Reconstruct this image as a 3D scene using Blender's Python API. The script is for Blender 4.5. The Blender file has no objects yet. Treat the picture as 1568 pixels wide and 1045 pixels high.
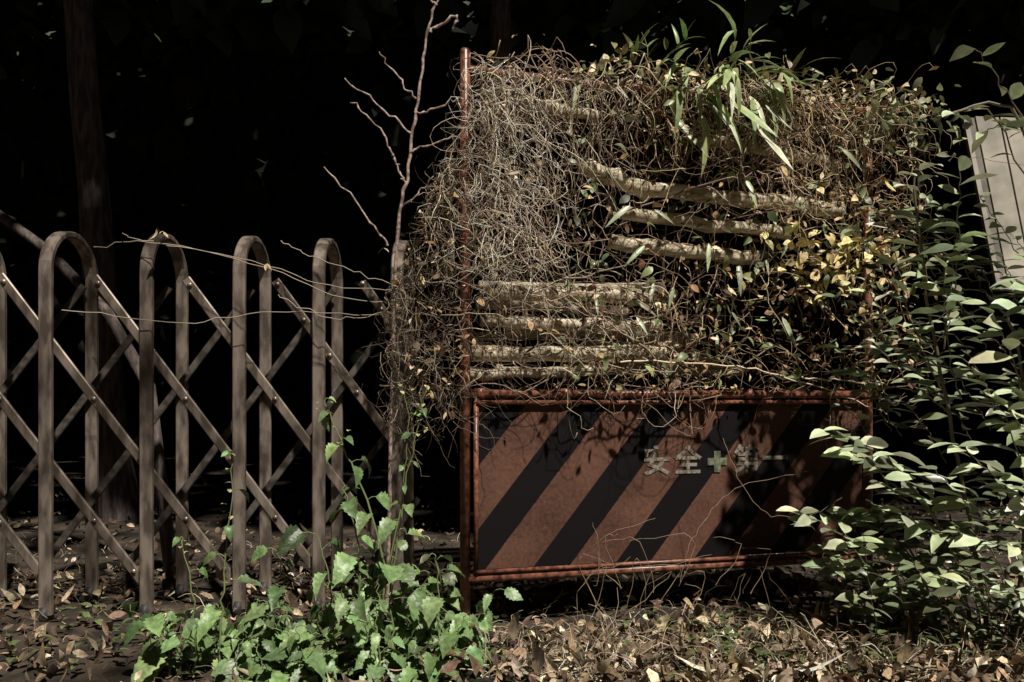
import bpy, math, random
import numpy as np
from mathutils import Vector, Matrix
R=random.Random(7)
S=bpy.context.scene
G=R.gauss; U=R.uniform
# ------------------------------------------------------------ helpers
class MB:
    def __init__(s): s.v=[];s.f=[];s.c=[]
    def tube(s,pts,rad,col,sides=3,cap=False):
        n=len(pts); b=len(s.v)
        ref=Vector((0.31,0.77,0.55))
        for i,p in enumerate(pts):
            d=(pts[min(i+1,n-1)]-pts[max(i-1,0)])
            if d.length<1e-9:d=Vector((0,0,1))
            d.normalize()
            a=d.cross(ref)
            if a.length<.05:a=d.cross(Vector((1,0,0)))
            a.normalize(); c=d.cross(a)
            r=rad[i] if hasattr(rad,'__len__') else rad
            for k in range(sides):
                t=2*math.pi*k/sides
                q=p+a*(math.cos(t)*r)+c*(math.sin(t)*r)
                s.v.append((q.x,q.y,q.z)); s.c.append(col)
        for i in range(n-1):
            for k in range(sides):
                k2=(k+1)%sides
                s.f.append((b+i*sides+k,b+i*sides+k2,b+(i+1)*sides+k2,b+(i+1)*sides+k))
        if cap:
            s.f.append(tuple(b+k for k in range(sides))[::-1])
            s.f.append(tuple(b+(n-1)*sides+k for k in range(sides)))
    def leaf(s,base,d,up,L,Wd,col,prof,fold=.25,curl=.3,twist=0.,col2=None):
        d=d.normalized(); side=d.cross(up)
        if side.length<.02: side=d.cross(Vector((1,.2,.1)))
        side.normalize(); n=side.cross(d)
        b=len(s.v); m=len(prof)
        for i,(t,w) in enumerate(prof):
            c=base+d*(L*t*(1-.25*abs(curl)*t))-n*(curl*L*t*t)
            a=twist*t
            sd=side*math.cos(a)+n*math.sin(a); nn=n*math.cos(a)-side*math.sin(a)
            cc=col if not col2 else tuple(col[k]*(1-t)+col2[k]*t for k in range(3))
            h=w*Wd*.5
            for q,e in ((c-sd*h+nn*(fold*h),1.),(c,.8),(c+sd*h+nn*(fold*h),1.)):
                s.v.append((q.x,q.y,q.z)); s.c.append(tuple(x*e for x in cc))
        for i in range(m-1):
            o=b+3*i
            s.f.append((o,o+1,o+4,o+3)); s.f.append((o+1,o+2,o+5,o+4))
    def box(s,c,ax,ay,az,col=(1,1,1)):
        b=len(s.v)
        for i in (-1,1):
            for j in (-1,1):
                for k in (-1,1):
                    q=c+ax*i+ay*j+az*k; s.v.append((q.x,q.y,q.z)); s.c.append(col)
        for f in ((0,1,3,2),(4,6,7,5),(0,4,5,1),(2,3,7,6),(0,2,6,4),(1,5,7,3)):
            s.f.append(tuple(b+x for x in f))
    def obj(s,name,mat,smooth=True,parent=None,bevel=0):
        me=bpy.data.meshes.new(name); me.from_pydata(s.v,[],s.f)
        at=me.color_attributes.new('Col','FLOAT_COLOR','POINT')
        arr=np.ones((len(s.v),4),dtype=np.float32); arr[:,:3]=np.array(s.c,dtype=np.float32)
        at.data.foreach_set('color',arr.ravel())
        me.polygons.foreach_set('use_smooth',[smooth]*len(me.polygons))
        me.materials.append(mat); me.update()
        o=bpy.data.objects.new(name,me); S.collection.objects.link(o)
        if parent: o.parent=parent
        return o
def V(*a): return Vector(a)
ELL=[(0,.05),(.12,.5),(.3,.9),(.5,1),(.72,.75),(.9,.3),(1,.02)]
LAN=[(0,.15),(.12,.8),(.3,1),(.55,.85),(.8,.45),(1,.02)]
JAG=[(0,.1),(.06,.75),(.16,.7),(.2,1.),(.33,.82),(.38,1.0),(.5,.74),(.55,.86),(.68,.52),(.72,.6),(.86,.25),(1,.02)]
SIM=[(0,.1),(.3,.9),(.65,.9),(1,.05)]
def empty(name,loc=(0,0,0),rz=0):
    e=bpy.data.objects.new(name,None); S.collection.objects.link(e); e.location=loc; e.rotation_euler[2]=rz; e.empty_display_size=.1; return e
def newmat(name):
    m=bpy.data.materials.new(name); m.use_nodes=True; nt=m.node_tree
    return m,nt,nt.nodes['Principled BSDF']
def leafmat(name,rough=.45,spec=.5,trans=.25,nscale=60,namt=.35,bump=0,mul=1.):
    m,nt,b=newmat(name); N=nt.nodes; Lk=nt.links
    a=N.new('ShaderNodeVertexColor'); a.layer_name='Col'
    b.inputs['Roughness'].default_value=rough; b.inputs['Specular IOR Level'].default_value=spec
    if nscale:
        tc=N.new('ShaderNodeTexCoord'); no=N.new('ShaderNodeTexNoise'); no.inputs['Scale'].default_value=nscale; no.inputs['Detail'].default_value=1
        Lk.new(tc.outputs['Object'],no.inputs['Vector'])
        mr=N.new('ShaderNodeMapRange'); mr.inputs['From Min'].default_value=.3; mr.inputs['From Max'].default_value=.7
        mr.inputs['To Min'].default_value=(1-namt)*mul; mr.inputs['To Max'].default_value=(1+namt)*mul
        Lk.new(no.outputs['Fac'],mr.inputs['Value'])
        vm=N.new('ShaderNodeVectorMath'); vm.operation='SCALE'
        Lk.new(a.outputs['Color'],vm.inputs[0]); Lk.new(mr.outputs[0],vm.inputs['Scale'])
        out=vm.outputs[0]
    else: out=a.outputs['Color']
    Lk.new(out,b.inputs['Base Color'])
    if bump:
        bp=N.new('ShaderNodeBump'); bp.inputs['Strength'].default_value=bump; bp.inputs['Distance'].default_value=.004
        Lk.new(no.outputs['Fac'],bp.inputs['Height']); Lk.new(bp.outputs[0],b.inputs['Normal'])
    if trans>0:
        t=N.new('ShaderNodeBsdfTranslucent'); Lk.new(out,t.inputs['Color'])
        mx=N.new('ShaderNodeMixShader'); mx.inputs[0].default_value=trans
        Lk.new(b.outputs[0],mx.inputs[1]); Lk.new(t.outputs[0],mx.inputs[2])
        Lk.new(mx.outputs[0],N['Material Output'].inputs['Surface'])
    return m
def surfmat(name,c1,c2,scale=20,rough=.6,metal=0,bump=.3,dist=.003,detail=4,lo=.4,hi=.62,stretch=None):
    m,nt,b=newmat(name); N=nt.nodes; Lk=nt.links
    tc=N.new('ShaderNodeTexCoord'); no=N.new('ShaderNodeTexNoise'); no.inputs['Scale'].default_value=scale; no.inputs['Detail'].default_value=detail
    src=tc.outputs['Object']
    if stretch:
        mp=N.new('ShaderNodeMapping'); mp.inputs['Scale'].default_value=stretch; Lk.new(src,mp.inputs[0]); src=mp.outputs[0]
    Lk.new(src,no.inputs['Vector'])
    cr=N.new('ShaderNodeValToRGB'); cr.color_ramp.elements[0].position=lo; cr.color_ramp.elements[1].position=hi
    cr.color_ramp.elements[0].color=(*c1,1); cr.color_ramp.elements[1].color=(*c2,1)
    Lk.new(no.outputs['Fac'],cr.inputs[0]); Lk.new(cr.outputs[0],b.inputs['Base Color'])
    b.inputs['Roughness'].default_value=rough; b.inputs['Metallic'].default_value=metal
    bp=N.new('ShaderNodeBump'); bp.inputs['Strength'].default_value=bump; bp.inputs['Distance'].default_value=dist
    Lk.new(no.outputs['Fac'],bp.inputs['Height']); Lk.new(bp.outputs[0],b.inputs['Normal'])
    return m
def vary(c,a=.2,h=.05):
    k=max(.2,1+G(0,a)); return tuple(min(.85,max(.002,x*k*(1+G(0,h)))) for x in c)
def bez(pts,n):
    P=[pts[0]]+list(pts)+[pts[-1]]; out=[]; m=len(pts)-1
    for i in range(n+1):
        t=i/n*m; k=min(int(t),m-1); f=t-k
        a,b,c,d=P[k],P[k+1],P[k+2],P[k+3]
        out.append(.5*((2*b)+(c-a)*f+(2*a-5*b+4*c-d)*f*f+(3*b-a-3*c+d)*f**3))
    return out
def wig(pts,a):
    return [p+V(G(0,a),G(0,a),G(0,a)) for p in pts]
# ------------------------------------------------------------ camera
cam=bpy.data.cameras.new('camera'); co=bpy.data.objects.new('camera',cam); S.collection.objects.link(co)
co.location=(0,0,.75); co.rotation_euler=(math.radians(90),0,0); cam.lens=28; cam.sensor_width=36; cam.shift_y=.056
cam.clip_start=.05; cam.clip_end=600; S.camera=co
# ------------------------------------------------------------ light
src=V(.34,-.60,.98).normalized()
el=math.asin(src.z); az=math.atan2(src.x,src.y)
sun=bpy.data.lights.new('sun','SUN'); sun.energy=5; sun.angle=math.radians(1.4); sun.color=(1,.93,.81)
so=bpy.data.objects.new('sun',sun); S.collection.objects.link(so); so.rotation_euler=src.to_track_quat('Z','Y').to_euler(); so.location=(4,-4,6)
w=bpy.data.worlds.new('World'); S.world=w; w.use_nodes=True; nt=w.node_tree
bg=nt.nodes['Background']; sk=nt.nodes.new('ShaderNodeTexSky'); sk.sky_type='NISHITA'; sk.sun_disc=False
sk.sun_elevation=el; sk.sun_rotation=az
mu=nt.nodes.new('ShaderNodeMix'); mu.data_type='RGBA'; mu.blend_type='MULTIPLY'; mu.inputs[0].default_value=1
mu.inputs[7].default_value=(1,.5,.55,1)
nt.links.new(sk.outputs[0],mu.inputs[6]); nt.links.new(mu.outputs[2],bg.inputs['Color']); bg.inputs['Strength'].default_value=.0016
S.view_settings.view_transform='Standard'; S.view_settings.look='None'; S.view_settings.exposure=0
# ------------------------------------------------------------ ground
def gz(x,y): return .02*math.sin(x*2.1+1)*math.sin(y*1.7)+.012*math.sin(x*5.3+y*4.1)
n=150; vs=[];fs=[]
def wp(t): return 3.5*t+250*t**7
for j in range(n+1):
    for i in range(n+1):
        x=wp(i/n*2-1); y=3+wp(j/n*2-1)
        k=1 if abs(x)<6 and abs(y-3)<6 else 0
        vs.append((x,y,gz(x,y)*k-.01))
for j in range(n):
    for i in range(n):
        a=j*(n+1)+i; fs.append((a,a+1,a+n+2,a+n+1))
me=bpy.data.meshes.new('ground'); me.from_pydata(vs,[],fs); me.polygons.foreach_set('use_smooth',[True]*len(fs))
me.materials.append(surfmat('soil',(.015,.011,.008),(.07,.05,.035),scale=9,rough=.95,bump=1,dist=.03,detail=8))
o=bpy.data.objects.new('ground',me); S.collection.objects.link(o)
# leaf litter
litmat=leafmat('dead_leaf',rough=.6,spec=.3,trans=0,nscale=90)
mb=MB()
def clump(x,y): return .5+.5*math.sin(x*5.1+1.3*math.sin(y*7))*math.sin(y*9+x*2.2)
for i in range(13500):
    if i<7000: x=U(-3.2,3.2); y=U(1.7,3.4)
    elif i<11500: x=U(-4.5,4.5); y=U(3.2,7.5)
    else: x=G(.7,.42); y=U(2.0,2.55)
    if i<7000 and R.random()>.4+.6*clump(x,y): continue
    c=R.choice([(.24,.165,.105),(.33,.245,.16),(.13,.09,.06),(.66,.54,.39),(.09,.065,.045)])
    k=(.75+.25*clump(y,x)) if x<-.2 else 1.1
    L=U(.015,.058); a=U(0,6.28); h=U(0,.035); tz=.5
    if i>=11500: L=U(.02,.065); h=U(.01,.06); tz=.8
    mb.leaf(V(x,y,gz(x,y)+h),V(math.cos(a),math.sin(a),G(0,tz)),V(G(0,.6),G(0,.6)-.25,1),L,L*U(.2,.6),vary(tuple(q*k for q in c),.38),SIM if R.random()<.5 else ELL,fold=U(-.3,1.),curl=G(0,.7),twist=G(0,.9))
mb.obj('leaf_litter',litmat)
# dry grass
mb=MB()
for i in range(6200):
    if i<4700:
        x=G(.68,.40); y=U(2.08,2.62)
        if x<-.1 or x>2: x=U(.1,1.5)
        if R.random()>.4+.7*clump(x*1.3,y): continue
    else: x=U(-2.6,2.4); y=U(2.0,4.2)
    h=U(.03,.13) if i<4700 else U(.02,.07)
    if R.random()<.08: h*=1.6
    p=V(x,y,gz(x,y)-.01+U(0,.02)); d=V(G(0,.9),G(-.1,.7),1).normalized(); pts=[p]
    for k in range(5):
        d=(d+V(G(0,.4),G(0,.4),-.18*k*.7)).normalized(); pts.append(pts[-1]+d*h/4)
    c=R.choice([(.58,.46,.32),(.40,.30,.20),(.13,.10,.07),(.78,.66,.50),(.09,.09,.05)])
    r=U(.0007,.0024)
    mb.tube(pts,[r*(1-.15*k) for k in range(6)],vary(c,.35))
mb.obj('dry_grass',leafmat('straw',rough=.65,spec=.3,trans=0,nscale=0))
mb=MB()
for i in range(210):
    x=R.choice([G(.62,.12),U(.9,2.0),U(-1.7,0),U(.9,2.0)]); y=U(2.1,2.6); z=gz(x,y)
    for k in range(R.randint(3,6)):
        a=U(0,6.28); L=U(.02,.045)
        mb.leaf(V(x,y,z+U(0.01,.08)),V(math.cos(a),math.sin(a),U(-.1,.6)),V(0,0,1),L,L*.55,vary((.13,.18,.07),.3),ELL,curl=.3)
mb.obj('ground_weeds',leafmat('weed_small',trans=.2,nscale=0))
# ------------------------------------------------------------ barricade
ang=math.atan2(.4,1.571)
bar=empty('construction_barricade',(-.156,2.65,0),ang)
red=surfmat('rusted_red_paint',(.07,.028,.02),(.31,.125,.08),scale=45,rough=.36,bump=.35,dist=.002,lo=.35,hi=.62)
def pipe(name,pts,r,mat=red,sides=14,cap=True,par=bar):
    m=MB(); m.tube(pts,r,(1,1,1),sides,cap); return m.obj(name,mat,parent=par)
pipe('post_left',[V(0,0,-.02),V(0,0,1.905),V(0,0,1.913)],[.0175,.0175,.012])
pipe('post_right',[V(1.56,0,-.02),V(1.56,0,1.84)],.0175)
pipe('rail_top',[V(.0,0,1.845),V(.4,0,1.838),V(.9,0,1.845),V(1.62,0,1.843)],.0145)
pipe('rail_middle',[V(.0,0,.765),V(1.56,0,.765)],.0145)
pipe('rail_bottom',[V(.0,0,.148),V(1.56,0,.148)],.0145)
pipe('panel_frame_left',[V(.036,-.004,.15),V(.036,-.004,.76)],.009)
pipe('panel_frame_top',[V(.036,-.012,.736),V(1.54,-.012,.736)],.008)
pipe('panel_frame_bottom',[V(.036,-.012,.172),V(1.54,-.012,.172)],.007)
m=MB()
for x in (.05,.35,.7,1.05,1.4):
    m.tube([V(x,-.0,.748),V(x,-.0,.784)],.019,(1,1,1),10,True)
m.obj('clamps',red,parent=bar)
for i,x in enumerate((0,1.56)):
    m=MB(); m.box(V(x,.02,.0),V(.03,0,0),V(0,.06,0),V(0,0,.008)); m.obj('foot_%d'%i,red,parent=bar)
wm=surfmat('rusty_wire',(.05,.03,.02),(.12,.07,.05),scale=60,rough=.7)
m=MB()
for i in range(15): m.tube([V(.1*(i+1)-.04,.004,.77),V(.1*(i+1)-.04,.004,1.84)],.0012,(1,1,1),4)
for i in range(10): m.tube([V(.01,.008,.85+.1*i),V(1.55,.008,.85+.1*i)],.0012,(1,1,1),4)
m.obj('wire_mesh',wm,parent=bar)
# stripes
sm,nt,b=newmat('striped_panel'); N=nt.nodes; Lk=nt.links
tc=N.new('ShaderNodeTexCoord'); sx=N.new('ShaderNodeSeparateXYZ'); Lk.new(tc.outputs['Object'],sx.inputs[0])
no=N.new('ShaderNodeTexNoise'); no.inputs['Scale'].default_value=70; no.inputs['Detail'].default_value=8; no.inputs['Roughness'].default_value=.7; Lk.new(tc.outputs['Object'],no.inputs['Vector'])
n2=N.new('ShaderNodeTexNoise'); n2.inputs['Scale'].default_value=5; n2.inputs['Detail'].default_value=6; Lk.new(tc.outputs['Object'],n2.inputs['Vector'])
def mth(op,a,bv=None,c=None):
    q=N.new('ShaderNodeMath'); q.operation=op
    for k,val in enumerate((a,bv,c)):
        if val is None: continue
        if isinstance(val,(int,float)): q.inputs[k].default_value=val
        else: Lk.new(val,q.inputs[k])
    return q.outputs[0]
s1=mth('MULTIPLY_ADD',sx.outputs['Z'],-.8,sx.outputs['X'])
s1=mth('MULTIPLY_ADD',no.outputs['Fac'],.006,s1)
s1=mth('DIVIDE',mth('ADD',s1,.07),.3); fr=mth('FRACT',s1)
st=mth('LESS_THAN',fr,.56)
cr=N.new('ShaderNodeValToRGB'); cr.color_ramp.elements[0].position=.36; cr.color_ramp.elements[1].position=.66
cr.color_ramp.elements[0].color=(.055,.028,.021,1); cr.color_ramp.elements[1].color=(.18,.088,.062,1)
Lk.new(mth('MULTIPLY_ADD',no.outputs['Fac'],.55,mth('MULTIPLY',n2.outputs['Fac'],.45)),cr.inputs[0])
mx=N.new('ShaderNodeMix'); mx.data_type='RGBA'; mx.inputs[6].default_value=(.006,.005,.006,1); Lk.new(st,mx.inputs[0]); Lk.new(cr.outputs[0],mx.inputs[7])
Lk.new(mx.outputs[2],b.inputs['Base Color']); b.inputs['Roughness'].default_value=.6; b.inputs['Specular IOR Level'].default_value=.2
m=MB(); m.box(V(.785,.004,.453),V(.75,0,0),V(0,.003,0),V(0,0,.275)); m.obj('striped_panel',sm,smooth=False,parent=bar)
wt=surfmat('faded_lettering',(.09,.075,.06),(.30,.27,.22),scale=50,rough=.7,lo=.36,hi=.56)
for ch,u in zip('安全✚第一',(.69,.81,.925,1.045,1.16)):
    if ch=='✚':
        m=MB(); m.box(V(u,-.0025,.522),V(.038,0,0),V(0,.0008,0),V(0,0,.013)); m.box(V(u,-.0029,.522),V(.013,0,0),V(0,.0008,0),V(0,0,.038)); m.obj('lettering_cross',surfmat('faded_green_cross',(.07,.08,.05),(.20,.24,.15),scale=50,rough=.7),smooth=False,parent=bar); continue
    cu=bpy.data.curves.new('lettering','FONT'); cu.body=ch; cu.size=.108; cu.align_x='CENTER'; cu.align_y='CENTER'; cu.extrude=.0004; cu.offset=.0024
    to=bpy.data.objects.new('lettering',cu); S.collection.objects.link(to); to.parent=bar; to.location=(u,-.0015,.522); to.rotation_euler=(math.radians(90),0,0); cu.materials.append(wt)
def B(u,off,z):
    return V(-.156+u*math.cos(ang)+off*math.sin(ang),2.65+u*math.sin(ang)-off*math.cos(ang),z)
# ------------------------------------------------------------ logs
lm=surfmat('log_bark',(.26,.20,.13),(.74,.66,.50),scale=14,rough=.7,bump=.6,dist=.006,stretch=(.6,4,4),lo=.34,hi=.6)
m=MB()
logs=[((.40,1.545),(.66,1.475),.030,.02),((.62,1.48),(1.42,1.45),.028,.03),((.56,1.40),(1.22,1.36),.023,.0),((.52,1.29),(1.1,1.27),.027,-.01),
((.1,1.11),(.68,1.115),.027,-.035),((.06,1.01),(.72,1.01),.021,-.03),((.03,.905),(.74,.91),.027,-.035),((.18,1.74),(.46,1.72),.020,.03),((.8,1.69),(1.42,1.63),.022,.02),
((.02,.83),(.5,.845),.020,-.03)]
for (u0,z0),(u1,z1),r,o0 in logs:
    o1=o0-U(0,.015)
    pts=[B(u0+(u1-u0)*k/8,o0+(o1-o0)*k/8,z0+(z1-z0)*k/8+G(0,.004)) for k in range(9)]
    m.tube(pts,[r*U(.9,1.08) for k in range(9)],(1,1,1),12,True)
for i in range(8):
    u0=U(-.0,.7); z=U(.7,1.2); l=U(.5,.8); o0=-U(.3,.5)
    m.tube([B(u0,o0,z),B(u0+l/2,o0,z+G(0,.01)),B(min(u0+l,1.55),o0-.03,z+G(0,.03))],U(.018,.03),(1,1,1),10,True)
m.obj('stacked_logs',lm)
# ------------------------------------------------------------ vines
vm_=leafmat('dead_vine',rough=.5,spec=.45,trans=0,nscale=0)
mb=MB(); lf=MB()
STR=[(.55,.44,.31),(.40,.30,.21),(.18,.12,.09),(.75,.64,.49),(.09,.06,.045)]
def ulim(z): return -.02-.24*min(1,max(0,(1.66-z)/.6))
def walk(p,d,nst,st,noise,grav,r,col,zmin=.66,offm=.17,free=False):
    pts=[V(*p)]; d=V(*d).normalized(); curlax=V(G(0,1),G(0,1),G(0,1)).normalized(); cu=G(0,noise*.6)
    top=1.875+.035*math.sin(p[0]*9)+(.03 if p[0]>.5 else 0)
    for k in range(nst):
        d=d+V(G(0,noise),G(0,noise),G(0,noise))+curlax.cross(d)*cu; d.z-=grav
        q=pts[-1]
        if q.y>offm: d.y-=.5
        if q.y<-.05: d.y+=.5
        if q.z<zmin: d.z+=.5
        if q.z>top: d.z-=.9
        if q.x<ulim(q.z): d.x+=.6
        d.normalize(); pts.append(q+d*st)
    wpts=[B(q.x,q.y,q.z) for q in pts]
    mb.tube(wpts,[r*(1-.6*k/nst) for k in range(nst+1)],col)
    return pts
def thin(u,z): # opening in the middle of the tangle where the stacked logs show
    return .3<u<1.15 and 1.18<z<1.6 and R.random()<.5
for i in range(760):
    t=R.random()
    if t<.45:
        u=U(.04,1.6); p=(u,G(.05,.05),1.8+min(.06,abs(G(0,.04)))); d=(G(0,.5),G(.2,.4),U(-1,.4)); g=.16
    elif t<.55:
        u=U(.1,1.7); p=(u,G(.05,.05),1.82); d=(G(0,.8),G(.2,.5),1); g=.3
    else:
        u=U(.03,1.65); p=(u,G(.05,.06),U(.75,1.85)); d=(G(0,1),G(0,.4),G(0,.7)); g=.04
        if thin(p[0],p[2]): continue
    c=vary(R.choice(STR),.3)
    if p[0]>.6: c=(c[0]*.95,c[1]*.86,c[2]*.74)
    walk(p,d,R.randint(8,22),U(.018,.04),U(.15,.45),g,U(.0009,.0025),c)
for i in range(280):
    p=(U(.9,1.7),G(.08,.05),U(1.45,1.86)); walk(p,(G(0,.7),G(0,.4),-U(-.2,1)),R.randint(6,13),U(.015,.03),.4,.1,U(.0009,.0018),vary((.60,.45,.31),.3))
for i in range(110):
    p=(U(.05,.85),G(.08,.05),U(.82,1.15)); walk(p,(G(0,1),G(0,.4),G(0,.7)),R.randint(8,16),U(.018,.032),.4,.02,U(.001,.002),vary(R.choice(STR),.3))
for i in range(420):
    p=(abs(G(0.04,.13))+.02,G(.07,.05),U(1.15,1.86)); walk(p,(G(.1,.7),G(0,.4),-U(.2,1)),R.randint(8,17),U(.015,.03),.4,.12,U(.0008,.0019),vary((.78,.66,.53),.3))
for i in range(360):
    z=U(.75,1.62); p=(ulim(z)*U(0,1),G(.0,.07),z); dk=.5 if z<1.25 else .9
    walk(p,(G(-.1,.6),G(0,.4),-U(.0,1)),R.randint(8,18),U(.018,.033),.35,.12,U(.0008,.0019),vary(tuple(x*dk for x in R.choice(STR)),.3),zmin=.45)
for i in range(80):
    p=(U(-.2,1.6),G(.05,.03),U(.78,.95)); walk(p,(G(0,1),.3,-U(0,.4)),R.randint(8,18),.025,.3,.0,U(.0008,.0014),vary((.4,.3,.2),.25),zmin=.74)
for i in range(40):
    p=(U(.1,1.5),G(.02,.04),U(.78,1.8)); walk(p,(G(0,1),0,G(0,.8)),R.randint(12,22),.035,.16,.0,U(.0025,.0045),vary((.25,.18,.14),.25),zmin=.78)
def strand(pts,r,col,nn=26,w=.003): mb.tube(wig(bez([V(*q) for q in pts],nn),w),[r*(1-.5*k/nn) for k in range(nn+1)],col)
strand([(.35,2.6,.87),(.75,2.7,.86),(1.0,2.72,.80),(1.3,2.75,.70)],.004,(.75,.6,.43))
strand([(1.0,2.75,.82),(1.25,2.72,.80),(1.45,2.7,.76)],.0035,(.75,.6,.43))
strand([(.7,2.65,.62),(.8,2.62,.4),(.95,2.62,.36),(1.1,2.65,.42)],.0012,(.3,.22,.15))
strand([(.55,2.6,.15),(.6,2.62,.30),(.75,2.66,.45),(1.0,2.7,.5)],.0013,(.35,.25,.17))
for i in range(26):
    x=U(.2,1.2); z=U(.08,.22)
    strand([(x,2.58+.25*x,z-.1),(x+G(0,.06),2.58+.25*x,z+U(.0,.08)),(x+G(0,.1),2.6+.25*x,z+G(.05,.06))],.0013,(.38,.29,.2),10,.004)
mb.obj('dead_vine_tangle',vm_)
DRY=[(.36,.24,.13),(.48,.34,.18),(.18,.11,.06),(.64,.51,.34),(.12,.08,.05)]
def rleaf(M,p,L,asp,col,prof=ELL,down=.4,fold=None,curl=None):
    d=V(G(0,1),G(-.3,.8),G(-down,.7)); up=V(G(.3,.6),G(-.5,.6),1)
    M.leaf(p,d,up,L,L*asp,col,prof,fold=U(0,.5) if fold is None else fold,curl=G(.2,.3) if curl is None else curl,twist=G(0,.5))
for i in range(2200):
    u=U(-.25,1.72)
    if R.random()<.45: u=U(.6,1.72)
    z=U(.78,1.88)
    if thin(u,z): continue
    if u<.04: z=U(.7,1.5); u=max(u,ulim(z))
    rleaf(lf,B(u,G(.07,.06),z),U(.012,.042),U(.3,.7),vary(R.choice(DRY),.3))
for i in range(170): rleaf(lf,B(G(1.32,.13),G(.14,.04),G(1.24,.08)),U(.03,.06),.6,vary((.70,.57,.28),.3))
for i in range(300): rleaf(lf,B(U(.35,1.75),G(.08,.06),1.87+G(0,.03)),U(.025,.05),.5,vary(R.choice([(.6,.48,.28),(.22,.22,.1),(.74,.62,.44)]),.25))
lf.obj('dead_leaves_on_vines',litmat)
gl=MB()
for i in range(520):
    u=U(.3,1.78); z=U(.8,1.88)
    if thin(u,z): continue
    rleaf(gl,B(u,G(.1,.05),z),U(.025,.055),U(.35,.6),vary((.20,.25,.12),.4))
for i in range(110):
    u=U(1.4,1.85); z=G(1.78,.07); rleaf(gl,B(u,G(.12,.05),z),U(.035,.065),.5,vary((.36,.41,.24),.35))
gl.obj('climbing_vine_leaves',leafmat('vine_leaf',rough=.4,trans=.15,nscale=0))
# bamboo grass
bb=MB()
def sprig(base,d,nl,L,col,spread=.6,drop=.5):
    p=V(*base); dd=V(*d).normalized(); pts=[p]
    for k in range(6): dd=(dd+V(G(0,.1),G(0,.1),-.05)).normalized(); pts.append(pts[-1]+dd*.03)
    bb.tube(pts,.0018,(.22,.24,.1))
    for k in range(nl):
        q=pts[R.randint(2,6)]; l=L*U(.7,1.15)
        bb.leaf(q,V(G(dd.x,spread),G(dd.y-.3,spread*.6),G(dd.z-.1,spread*.6)),V(G(0,.25),-.3,1),l,l*U(.13,.19),vary(col,.2),LAN,fold=.3,curl=U(.2,drop),twist=G(0,.5))
for i in range(8): sprig(B(U(.78,1.0),U(.06,.14),U(1.82,1.88)),(G(.1,.5),-.5,U(-.2,.5)),5,.16,(.42,.52,.25),drop=.9)
for i in range(20):
    q=B(U(.76,1.06),U(.14,.2),U(1.70,1.9)); l=U(.12,.24); cc=R.choice([(.74,.79,.56),(.45,.55,.28),(.74,.79,.56)]); bb.leaf(q,V(G(.3,.4),-.35,-U(.4,1)),V(.4,-1,.8),l,l*.16,vary(cc,.2),LAN,fold=.2,curl=U(-.1,.5),twist=G(0,.6))
for i in range(4): sprig(B(U(.48,.66),.05,1.85),(G(0,.5),-.1,.8),4,.09,(.26,.38,.14))
for i in range(5): sprig(B(U(.8,1.15),.0,1.88),(G(.6,.5),-.1,.5),4,.12,(.38,.46,.22))
for i in range(5): sprig(B(U(.62,.8),-.35,2.0),(G(.2,.6),-.1,.7),5,.12,(.04,.045,.03))  # dim sprigs at the back: shade put into a darker leaf colour
for i in range(24):
    u=U(.35,1.45); l=U(.06,.13); bb.leaf(B(u,U(.1,.18),U(.95,1.8)),V(G(0,.5),-.3,-U(.4,1)),V(0,-1,.4),l,l*.16,vary((.42,.46,.3),.3),LAN,fold=.3,curl=.2)
bb.obj('bamboo_grass',leafmat('bamboo_leaf',rough=.36,trans=.15,nscale=40,namt=.2))
# ------------------------------------------------------------ folding gate
gate=empty('folding_accordion_gate')
gm=surfmat('dull_aluminium',(.15,.12,.10),(.42,.35,.30),scale=30,rough=.33,metal=.5,bump=.12,dist=.001,stretch=(1,1,.3))
posts=[(-1.865,2.61),(-1.551,2.65),(-1.234,2.69),(-.935,2.73),(-.672,2.77),(-.405,2.81)]
def band(M,pts,hw,ht,wv):
    b=len(M.v);n=len(pts)
    for i,p in enumerate(pts):
        d=(pts[min(i+1,n-1)]-pts[max(i-1,0)]).normalized(); nn=wv.cross(d).normalized()
        for sx_,sy_ in ((-1,-.55),(-.8,-1),(.8,-1),(1,-.55),(1,.55),(.8,1),(-.8,1),(-1,.55)):
            q=p+wv*(hw*sx_)+nn*(ht*sy_); M.v.append((q.x,q.y,q.z)); M.c.append((1,1,1))
    for i in range(n-1):
        for k in range(8):
            M.f.append((b+i*8+k,b+i*8+(k+1)%8,b+(i+1)*8+(k+1)%8,b+(i+1)*8+k))
    M.f.append(tuple(b+k for k in range(8))[::-1]); M.f.append(tuple(b+(n-1)*8+k for k in range(8)))
D=.29
for i,(x,y) in enumerate(posts):
    M=MB(); rc=.145; zt=1.325-rc
    pts=[V(x,y,.03),V(x,y,.5),V(x,y,zt)]
    for k in range(1,16):
        a=math.pi*k/16; pts.append(V(x,y+rc-rc*math.cos(a),zt+rc*.98*math.sin(a)))
    pts+=[V(x,y+D,zt),V(x,y+D,.03)]
    band(M,pts,.022,.011,V(1,0,0))
    M.obj('hoop_%d'%(i+1),gm,smooth=False,parent=gate)
M=MB(); M2=MB(); BO=MB()
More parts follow.
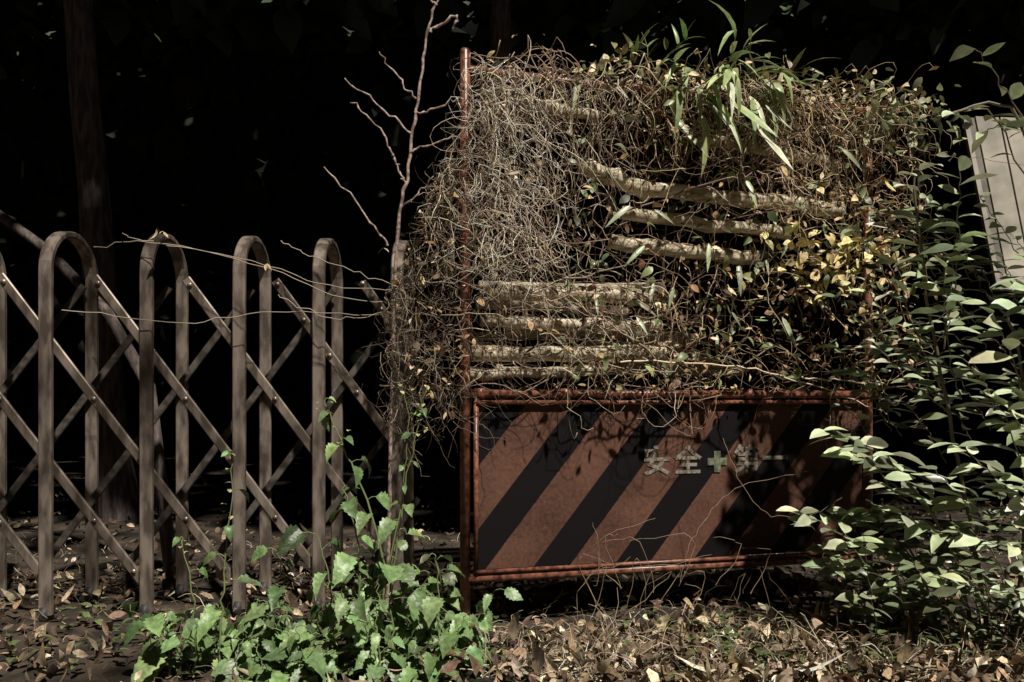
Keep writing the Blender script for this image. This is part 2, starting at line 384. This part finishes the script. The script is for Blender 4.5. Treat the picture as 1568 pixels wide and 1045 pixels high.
for k in range(-3,6):
    x0=-1.71+.295*k; yf=2.65+.13*(x0+1.551)
    z0=1.16; Ldx=.74; z1=.13
    a=V(x0,yf+.030,z0); b=V(x0+Ldx,yf+.030+.13*Ldx,z1)
    if b.x>-.36: f=(-.36-a.x)/(b.x-a.x); b=a+(b-a)*max(0,f)
    if a.x<-.40 and b.x>-2.6:
        dn=(b-a).normalized(); wv=dn.cross(V(0,1,0)).normalized(); band(M,[a,b],.016,.005,wv)
        for f in (.02,.21,.40,.60,.8,.97):
            q=a+(b-a)*f; BO.tube([q+V(0,-.010,0),q+V(0,.02,0)],.009,(1,1,1),8,True)
    a=V(x0,yf+D-.035,z1); b=V(x0+Ldx,yf+D-.035+.13*Ldx,z0)
    if b.x>-.36: f=(-.36-a.x)/(b.x-a.x); b=a+(b-a)*max(0,f)
    if a.x<-.40:
        dn=(b-a).normalized(); wv=dn.cross(V(0,1,0)).normalized(); band(M2,[a,b],.013,.005,wv)
gd=surfmat('dark_aluminium',(.05,.042,.037),(.14,.12,.105),scale=30,rough=.5,metal=.4,bump=.12,dist=.001)  # rear bars use a darker aluminium tone than the front
M.obj('scissor_bars_front',gm,smooth=False,parent=gate); M2.obj('scissor_bars_rear',gd,smooth=False,parent=gate); BO.obj('pivot_bolts',gm,parent=gate)
M=MB()
for (x,y) in posts:
    for yy in (y,y+D):
        M.tube([V(x-.012,yy,.03),V(x+.012,yy,.03)],.03,(1,1,1),14,True)
M.obj('casters',surfmat('rubber',(.02,.02,.02),(.04,.04,.04)),parent=gate)
mb=MB(); lf=MB()
def st2(pts,r,col,nn=24,w=.004): mb.tube(wig(bez([V(*q) for q in pts],nn),w),[r*(1-.4*k/nn) for k in range(nn+1)],col)
for c,pts in enumerate([
 [(-1.42,2.70,1.26),(-1.2,2.66,1.27),(-.85,2.62,1.2),(-.6,2.62,1.12),(-.35,2.6,1.1)],
 [(-1.3,2.66,1.3),(-1.15,2.64,1.26),(-.8,2.6,1.18),(-.55,2.62,1.08),(-.3,2.65,1.08)],
 [(-.78,2.7,1.28),(-.66,2.66,1.22),(-.45,2.6,1.14),(-.3,2.62,1.1)],
 [(-1.5,2.66,1.05),(-1.1,2.66,1.0),(-.8,2.66,1.04),(-.4,2.66,1.03)],
 [(-.8,2.72,1.1),(-.6,2.7,1.02),(-.35,2.66,1.05)],
 [(-.35,2.6,.62),(-.3,2.58,.8),(-.42,2.6,.95)]]):
    st2(pts,.0018,(.5,.42,.33))
for p,L in (((-1.17,2.62,1.31),.05),((-1.15,2.62,1.3),.035),((-.36,2.6,1.12),.05),((-.42,2.6,1.24),.03),((-.8,2.6,1.19),.03)):
    for k in range(2): rleaf(lf,V(*p),L,.4,(.6,.48,.3))
mb.obj('trailing_vine',vm_); lf.obj('trailing_vine_leaves',litmat)
# ------------------------------------------------------------ bare sapling
mb=MB()
bk=(.36,.24,.2)
def br(pts,r0,r1,w=.004,nn=14):
    P=wig(bez([V(*q) for q in pts],nn),w); mb.tube(P,[r0+(r1-r0)*k/nn+(.0012 if k%3==0 else 0) for k in range(nn+1)],bk,6)
y=2.58
def q(px,pz,dy=0): return (px,y+dy,pz)
br([q(-.42,.0,.1),q(-.40,.6,.05),q(-.375,1.25),q(-.345,1.45),q(-.32,1.62),q(-.30,1.75),q(-.28,1.9),q(-.255,2.0),q(-.22,2.1)],.007,.0033,.003,34)
br([q(-.315,1.72),q(-.37,1.79),q(-.43,1.87)],.0034,.0022)
br([q(-.33,1.61),q(-.43,1.70),q(-.54,1.78)],.0038,.0022)
br([q(-.385,1.53),q(-.43,1.62),q(-.52,1.71)],.0038,.0022)
br([q(-.40,1.25),q(-.47,1.34),q(-.60,1.50)],.0036,.0022)
br([q(-.33,1.55),q(-.26,1.575),q(-.17,1.60)],.0034,.002)
br([q(-.31,1.67),q(-.25,1.69),q(-.17,1.72)],.0034,.002)
br([q(-.27,1.94),q(-.22,1.97),q(-.18,1.985),q(-.185,1.955)],.0045,.0036)
br([q(-.25,2.02),q(-.28,2.07),q(-.31,2.12)],.0035,.0024)
br([q(-.345,1.45),q(-.385,1.53)],.0036,.0034)
br([q(-.36,1.37),q(-.30,1.42),q(-.26,1.47)],.003,.0015)
mb.obj('bare_sapling',surfmat('sapling_bark',(.16,.11,.09),(.50,.38,.33),scale=60,rough=.55,bump=.4))
# ------------------------------------------------------------ weeds foreground
mb=MB(); lf=MB()
def weed(path,nl,L0,L1,col,r=.0035,start=.15,buds=0,asp=.72):
    nn=22; P=wig(bez([V(*a) for a in path],nn),.003)
    mb.tube(P,[r*(1-.65*k/nn) for k in range(nn+1)],(.19,.24,.1),5)
    a0=U(0,6.28)
    for k in range(nl):
        t=start+(1-start)*(k/(max(1,nl-1))); i=min(nn,int(t*nn)); a=a0+k*2.4+G(0,.3)
        L=(L0*(1-t)+L1*t)*U(.65,1.3); dv=V(math.cos(a),math.sin(a)-.35,U(.0,.5)).normalized()
        pet=P[i]+dv*L*.45; mb.tube([P[i],P[i]+dv*L*.25+V(0,0,.004),pet],.0014,(.19,.24,.1))
        c=vary(col,.28)
        lf.leaf(pet,V(dv.x,dv.y,-U(.1,.8)),V(G(.15,.3),-.5,1),L,L*asp*U(.65,1.1),c,JAG,fold=U(.0,.8),curl=U(.0,.7),twist=G(0,.5))
    for k in range(buds):
        i=int(nn*U(.75,1)); p=P[i]+V(G(0,.012),G(0,.012),G(0,.01)); lf.leaf(p,V(G(0,1),G(0,1),.6),V(0,0,1),.02,.013,(.5,.48,.24),ELL)
GR=(.19,.29,.12)
weed([(-.81,2.2,0),(-.80,2.2,.2),(-.785,2.2,.38),(-.77,2.2,.60)],7,.14,.03,GR,buds=6)
weed([(-.86,2.15,0),(-.84,2.12,.15),(-.88,2.12,.38)],5,.12,.03,GR,buds=5)
weed([(-.9,2.2,0),(-.92,2.15,.1),(-.95,2.1,.18)],5,.12,.06,GR)
weed([(-.40,2.25,0),(-.36,2.25,.25),(-.42,2.22,.5),(-.47,2.2,.62),(-.52,2.2,.75)],14,.12,.03,GR,buds=9,r=.0045)
weed([(-.44,2.22,0),(-.42,2.2,.3),(-.46,2.18,.5)],9,.12,.05,GR,r=.004)
weed([(-.40,2.3,.1),(-.34,2.3,.35),(-.29,2.3,.58),(-.25,2.3,.78)],9,.06,.02,GR,buds=12,r=.003)
weed([(-.34,2.3,.3),(-.31,2.3,.5),(-.30,2.3,.7),(-.32,2.3,.79)],4,.04,.02,GR,buds=6,r=.002)
weed([(-.2,2.2,0),(-.2,2.2,.15),(-.21,2.2,.32)],6,.12,.06,GR)
weed([(-.52,2.2,0),(-.50,2.2,.2),(-.54,2.2,.38)],7,.12,.08,GR)
weed([(-.64,2.2,0),(-.62,2.2,.18),(-.65,2.2,.33)],6,.11,.07,GR)
weed([(-.33,2.2,0),(-.33,2.2,.22),(-.30,2.2,.45)],9,.12,.06,GR)
for i in range(64):
    x=U(-.72,-.14) if i>6 else U(-.98,-.7); yy=U(2.08,2.4); h=U(.08,.3) if x>-.5 else U(.05,.19)
    weed([(x,yy,0),(x+G(0,.03),yy,h*.5),(x+G(0,.05),yy+G(0,.03),h)],R.randint(5,9),.08,.05,GR,r=.0025)
mb.obj('nettle_weed_stems',leafmat('weed_stem',trans=0,nscale=0)); lf.obj('nettle_weed',leafmat('weed_leaf',rough=.42,trans=.1,nscale=70,namt=.3,bump=.6))
# ------------------------------------------------------------ evergreen shrub (right)
mb=MB(); lf=MB()
SG=(.56,.64,.42)
def twig(path,nl,L,r=.003,start=.2,col=SG):
    nn=18; P=wig(bez([V(*a) for a in path],nn),.003)
    mb.tube(P,[r*(1-.6*k/nn) for k in range(nn+1)],(.15,.12,.08),5)
    for k in range(nl):
        t=start+(1-start)*k/(nl-1); f=t*nn; i=min(nn-1,int(f)); p=P[i]+(P[i+1]-P[i])*(f-i)
        d=(P[i+1]-P[i]).normalized(); a=k*2.4+G(0,.4)
        sd=V(math.cos(a),math.sin(a)*.8,0); l=L*U(.65,1.25)
        dv=(d*.35+sd*.95+V(0,-.15,.0)).normalized()
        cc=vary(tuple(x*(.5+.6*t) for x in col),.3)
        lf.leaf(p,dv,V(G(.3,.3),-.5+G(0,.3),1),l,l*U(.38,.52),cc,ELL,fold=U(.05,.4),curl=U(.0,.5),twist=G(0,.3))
for a in ([(1.5,2.5,0),(1.40,2.48,.5),(1.28,2.44,1.0),(1.22,2.42,1.42)],[(1.55,2.45,0),(1.55,2.4,.5),(1.5,2.35,.85),(1.42,2.3,1.02)],
          [(1.62,2.5,0),(1.66,2.45,.7),(1.62,2.42,1.3),(1.5,2.4,1.62),(1.3,2.4,1.60)],[(1.4,2.4,0),(1.3,2.35,.3),(1.15,2.3,.5)]):
    P=bez([V(*k) for k in a],24); mb.tube(wig(P,.003),[.008*(1-.6*k/24) for k in range(25)],(.14,.11,.08),6)
tw=[([(1.3,2.4,.35),(1.08,2.3,.58),(.88,2.25,.66)],14,.105),([(1.2,2.35,.45),(1.08,2.28,.5),(1.0,2.25,.62)],11,.095),
([(1.3,2.4,.2),(1.0,2.3,.34),(.83,2.3,.42)],13,.08),([(1.3,2.4,.15),(1.08,2.3,.22),(.95,2.28,.36)],12,.08),([(1.4,2.4,.3),(1.25,2.3,.36),(1.1,2.25,.42)],12,.09),
([(1.28,2.44,1.0),(1.23,2.4,1.2),(1.2,2.35,1.42)],16,.09),([(1.32,2.44,.9),(1.34,2.4,1.15),(1.32,2.35,1.42)],16,.095),([(1.3,2.44,.8),(1.2,2.4,1.0),(1.12,2.38,1.28)],14,.08),
([(1.3,2.44,.85),(1.16,2.4,.95),(1.05,2.38,1.1)],12,.07),([(1.35,2.44,.7),(1.2,2.4,.8),(1.08,2.38,.92)],12,.065),([(1.35,2.4,.75),(1.3,2.38,.95),(1.28,2.35,1.15)],14,.085),
([(1.55,2.4,.6),(1.45,2.3,.85),(1.36,2.28,1.02)],15,.10),([(1.6,2.4,.6),(1.52,2.28,.9),(1.45,2.22,1.08)],15,.105),([(1.55,2.4,.5),(1.42,2.3,.7),(1.28,2.26,.86)],15,.10),
([(1.55,2.4,.35),(1.42,2.3,.5),(1.26,2.25,.62)],15,.095),([(1.6,2.4,.4),(1.5,2.28,.6),(1.38,2.22,.72)],15,.095),([(1.6,2.4,.3),(1.5,2.28,.42),(1.36,2.22,.52)],14,.095),
([(1.6,2.4,.2),(1.48,2.28,.3),(1.3,2.22,.36)],13,.08),([(1.62,2.4,.9),(1.56,2.3,1.05),(1.5,2.25,1.0)],11,.09),([(1.4,2.4,.3),(1.3,2.28,.45),(1.17,2.2,.55)],13,.1),
([(1.5,2.4,.1),(1.35,2.28,.2),(1.16,2.2,.26)],12,.075),([(1.6,2.4,.1),(1.45,2.2,.16),(1.35,2.15,.24)],12,.075),
([(1.6,2.42,1.3),(1.45,2.4,1.6),(1.3,2.38,1.60)],9,.08),([(1.62,2.42,1.5),(1.5,2.4,1.66),(1.38,2.38,1.80)],7,.09),([(1.62,2.42,1.5),(1.52,2.4,1.58),(1.4,2.38,1.54)],8,.08)]
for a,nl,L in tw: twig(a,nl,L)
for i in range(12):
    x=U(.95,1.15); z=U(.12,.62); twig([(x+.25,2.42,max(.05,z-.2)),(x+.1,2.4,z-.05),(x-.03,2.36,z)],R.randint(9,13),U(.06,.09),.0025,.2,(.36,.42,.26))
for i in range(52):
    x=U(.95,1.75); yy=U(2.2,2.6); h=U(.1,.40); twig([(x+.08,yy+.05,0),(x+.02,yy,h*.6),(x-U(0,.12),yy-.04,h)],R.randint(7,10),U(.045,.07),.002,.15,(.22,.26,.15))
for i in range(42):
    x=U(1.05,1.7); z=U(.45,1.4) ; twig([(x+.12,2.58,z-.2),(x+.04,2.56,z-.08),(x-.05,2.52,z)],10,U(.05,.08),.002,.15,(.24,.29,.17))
mb.obj('evergreen_shrub_stems',leafmat('shrub_stem',trans=0,nscale=0)); lf.obj('evergreen_shrub',leafmat('shrub_leaf',rough=.3,spec=.55,trans=.06,nscale=25,namt=.2))
# ------------------------------------------------------------ pale signboard at right
sb=empty('metal_signboard')
wm_=surfmat('weathered_white_paint',(.32,.30,.26),(.56,.52,.45),scale=5,rough=.6,bump=.1)
dm=surfmat('grey_recess',(.16,.145,.13),(.26,.24,.21),scale=10,rough=.6)
def sbp(x,z,dy=0): return V(2.04+x+(2.05-z)*.2,3.6+dy+.1*x,z)
def quadbox(M,x0,x1,z0,z1,dy,th):
    b=len(M.v)
    for dd in (dy,dy+th):
        for (x,z) in ((x0,z0),(x1,z0),(x1,z1),(x0,z1)):
            p=sbp(x,z,dd); M.v.append(tuple(p)); M.c.append((1,1,1))
    for f in ((0,1,2,3),(7,6,5,4),(0,4,5,1),(1,5,6,2),(2,6,7,3),(3,7,4,0)): M.f.append(tuple(b+k for k in f))
M=MB(); quadbox(M,0,1.3,1.24,2.02,0,.03)
M.obj('board',dm,smooth=False,parent=sb)
M=MB()
for x0,x1 in ((-.01,.012),(.05,.16),(.17,.36),(.37,.53),(.54,.70),(.71,.87),(.88,1.04),(1.05,1.21)):
    quadbox(M,x0,x1,1.235,2.025,-.006,.005)
M.obj('ribs',wm_,smooth=False,parent=sb)
M=MB(); quadbox(M,-.012,1.31,1.232,1.26,-.022,.009); M.obj('lower_trim',wm_,smooth=False,parent=sb)
M=MB()
for x in (.35,1.1): M.box(V(2.3+x,3.74+.1*x,.8),V(.03,0,0),V(0,.03,0),V(0,0,.85))
M.obj('legs',dm,smooth=False,parent=sb)
# ------------------------------------------------------------ forest trees, added shade canopy and dark backdrop
bark=surfmat('tree_bark',(.06,.045,.042),(.17,.135,.13),scale=12,rough=.9,bump=.8,dist=.02,stretch=(3,3,.6))
def tree(x,y,r,h,lean=0,lean_y=0):
    t=empty('forest_tree'); M=MB()
    pts=[V(x+lean*k/10+G(0,.012),y+lean_y*k/10+G(0,.012),h*k/10-.05) for k in range(11)]
    M.tube(pts,[r*(1.25-.5*k/10+(.3 if k==0 else 0)) for k in range(11)],(1,1,1),14)
    for j in range(6):
        k=R.randint(9,10); p=pts[k]; a=U(0,6.28); l=U(1,2.2)
        M.tube([p,p+V(math.cos(a)*l*.5,math.sin(a)*l*.5,.25),p+V(math.cos(a)*l,math.sin(a)*l,.4)],[r*.35,r*.2,r*.08],(1,1,1),6)
    M.obj('trunk_and_limbs',bark,parent=t)
tree(-2.42,4.9,.085,5.3,-.4); tree(-.2,8.2,.12,5.6,.1)
M=MB(); M.tube([V(-2.6,3.75,1.75),V(-2.1,3.6,1.42),V(-1.75,3.45,1.12),V(-1.55,3.4,.8),V(-1.45,3.4,-.02)],[.02,.023,.024,.027,.03],(1,1,1),8,True)
M.obj('fallen_branch',bark)
cn=MB()  # unseen overhead canopy, added to block the sun from background and left side
def cleaf(x,y,z,L):
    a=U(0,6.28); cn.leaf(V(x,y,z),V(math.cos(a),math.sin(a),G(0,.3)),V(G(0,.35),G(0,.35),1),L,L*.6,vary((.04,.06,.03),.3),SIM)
def edge(x):
    if x>3.0: return 2.2
    if x<.9: return 1.8
    return 1.3
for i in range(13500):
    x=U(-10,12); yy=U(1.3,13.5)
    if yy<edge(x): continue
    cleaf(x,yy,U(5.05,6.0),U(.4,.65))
for i in range(1250):  # sparser leaves added overhead so the sun fades towards the left
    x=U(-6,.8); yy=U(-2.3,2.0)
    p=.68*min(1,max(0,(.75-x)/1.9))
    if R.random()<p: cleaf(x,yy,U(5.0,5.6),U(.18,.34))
cn.obj('added_shade_canopy',leafmat('shade_canopy_leaf',rough=.6,trans=0,nscale=0))
un=MB()  # leaf wall added to hide sunlit far ground and keep the background black
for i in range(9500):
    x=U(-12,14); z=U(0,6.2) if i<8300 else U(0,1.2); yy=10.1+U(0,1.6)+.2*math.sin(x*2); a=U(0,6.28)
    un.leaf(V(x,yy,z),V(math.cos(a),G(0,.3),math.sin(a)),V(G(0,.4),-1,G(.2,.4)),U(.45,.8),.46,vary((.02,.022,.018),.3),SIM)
un.obj('dark_leaf_backdrop',leafmat('backdrop_leaf',rough=.9,spec=.05,trans=0,nscale=0))
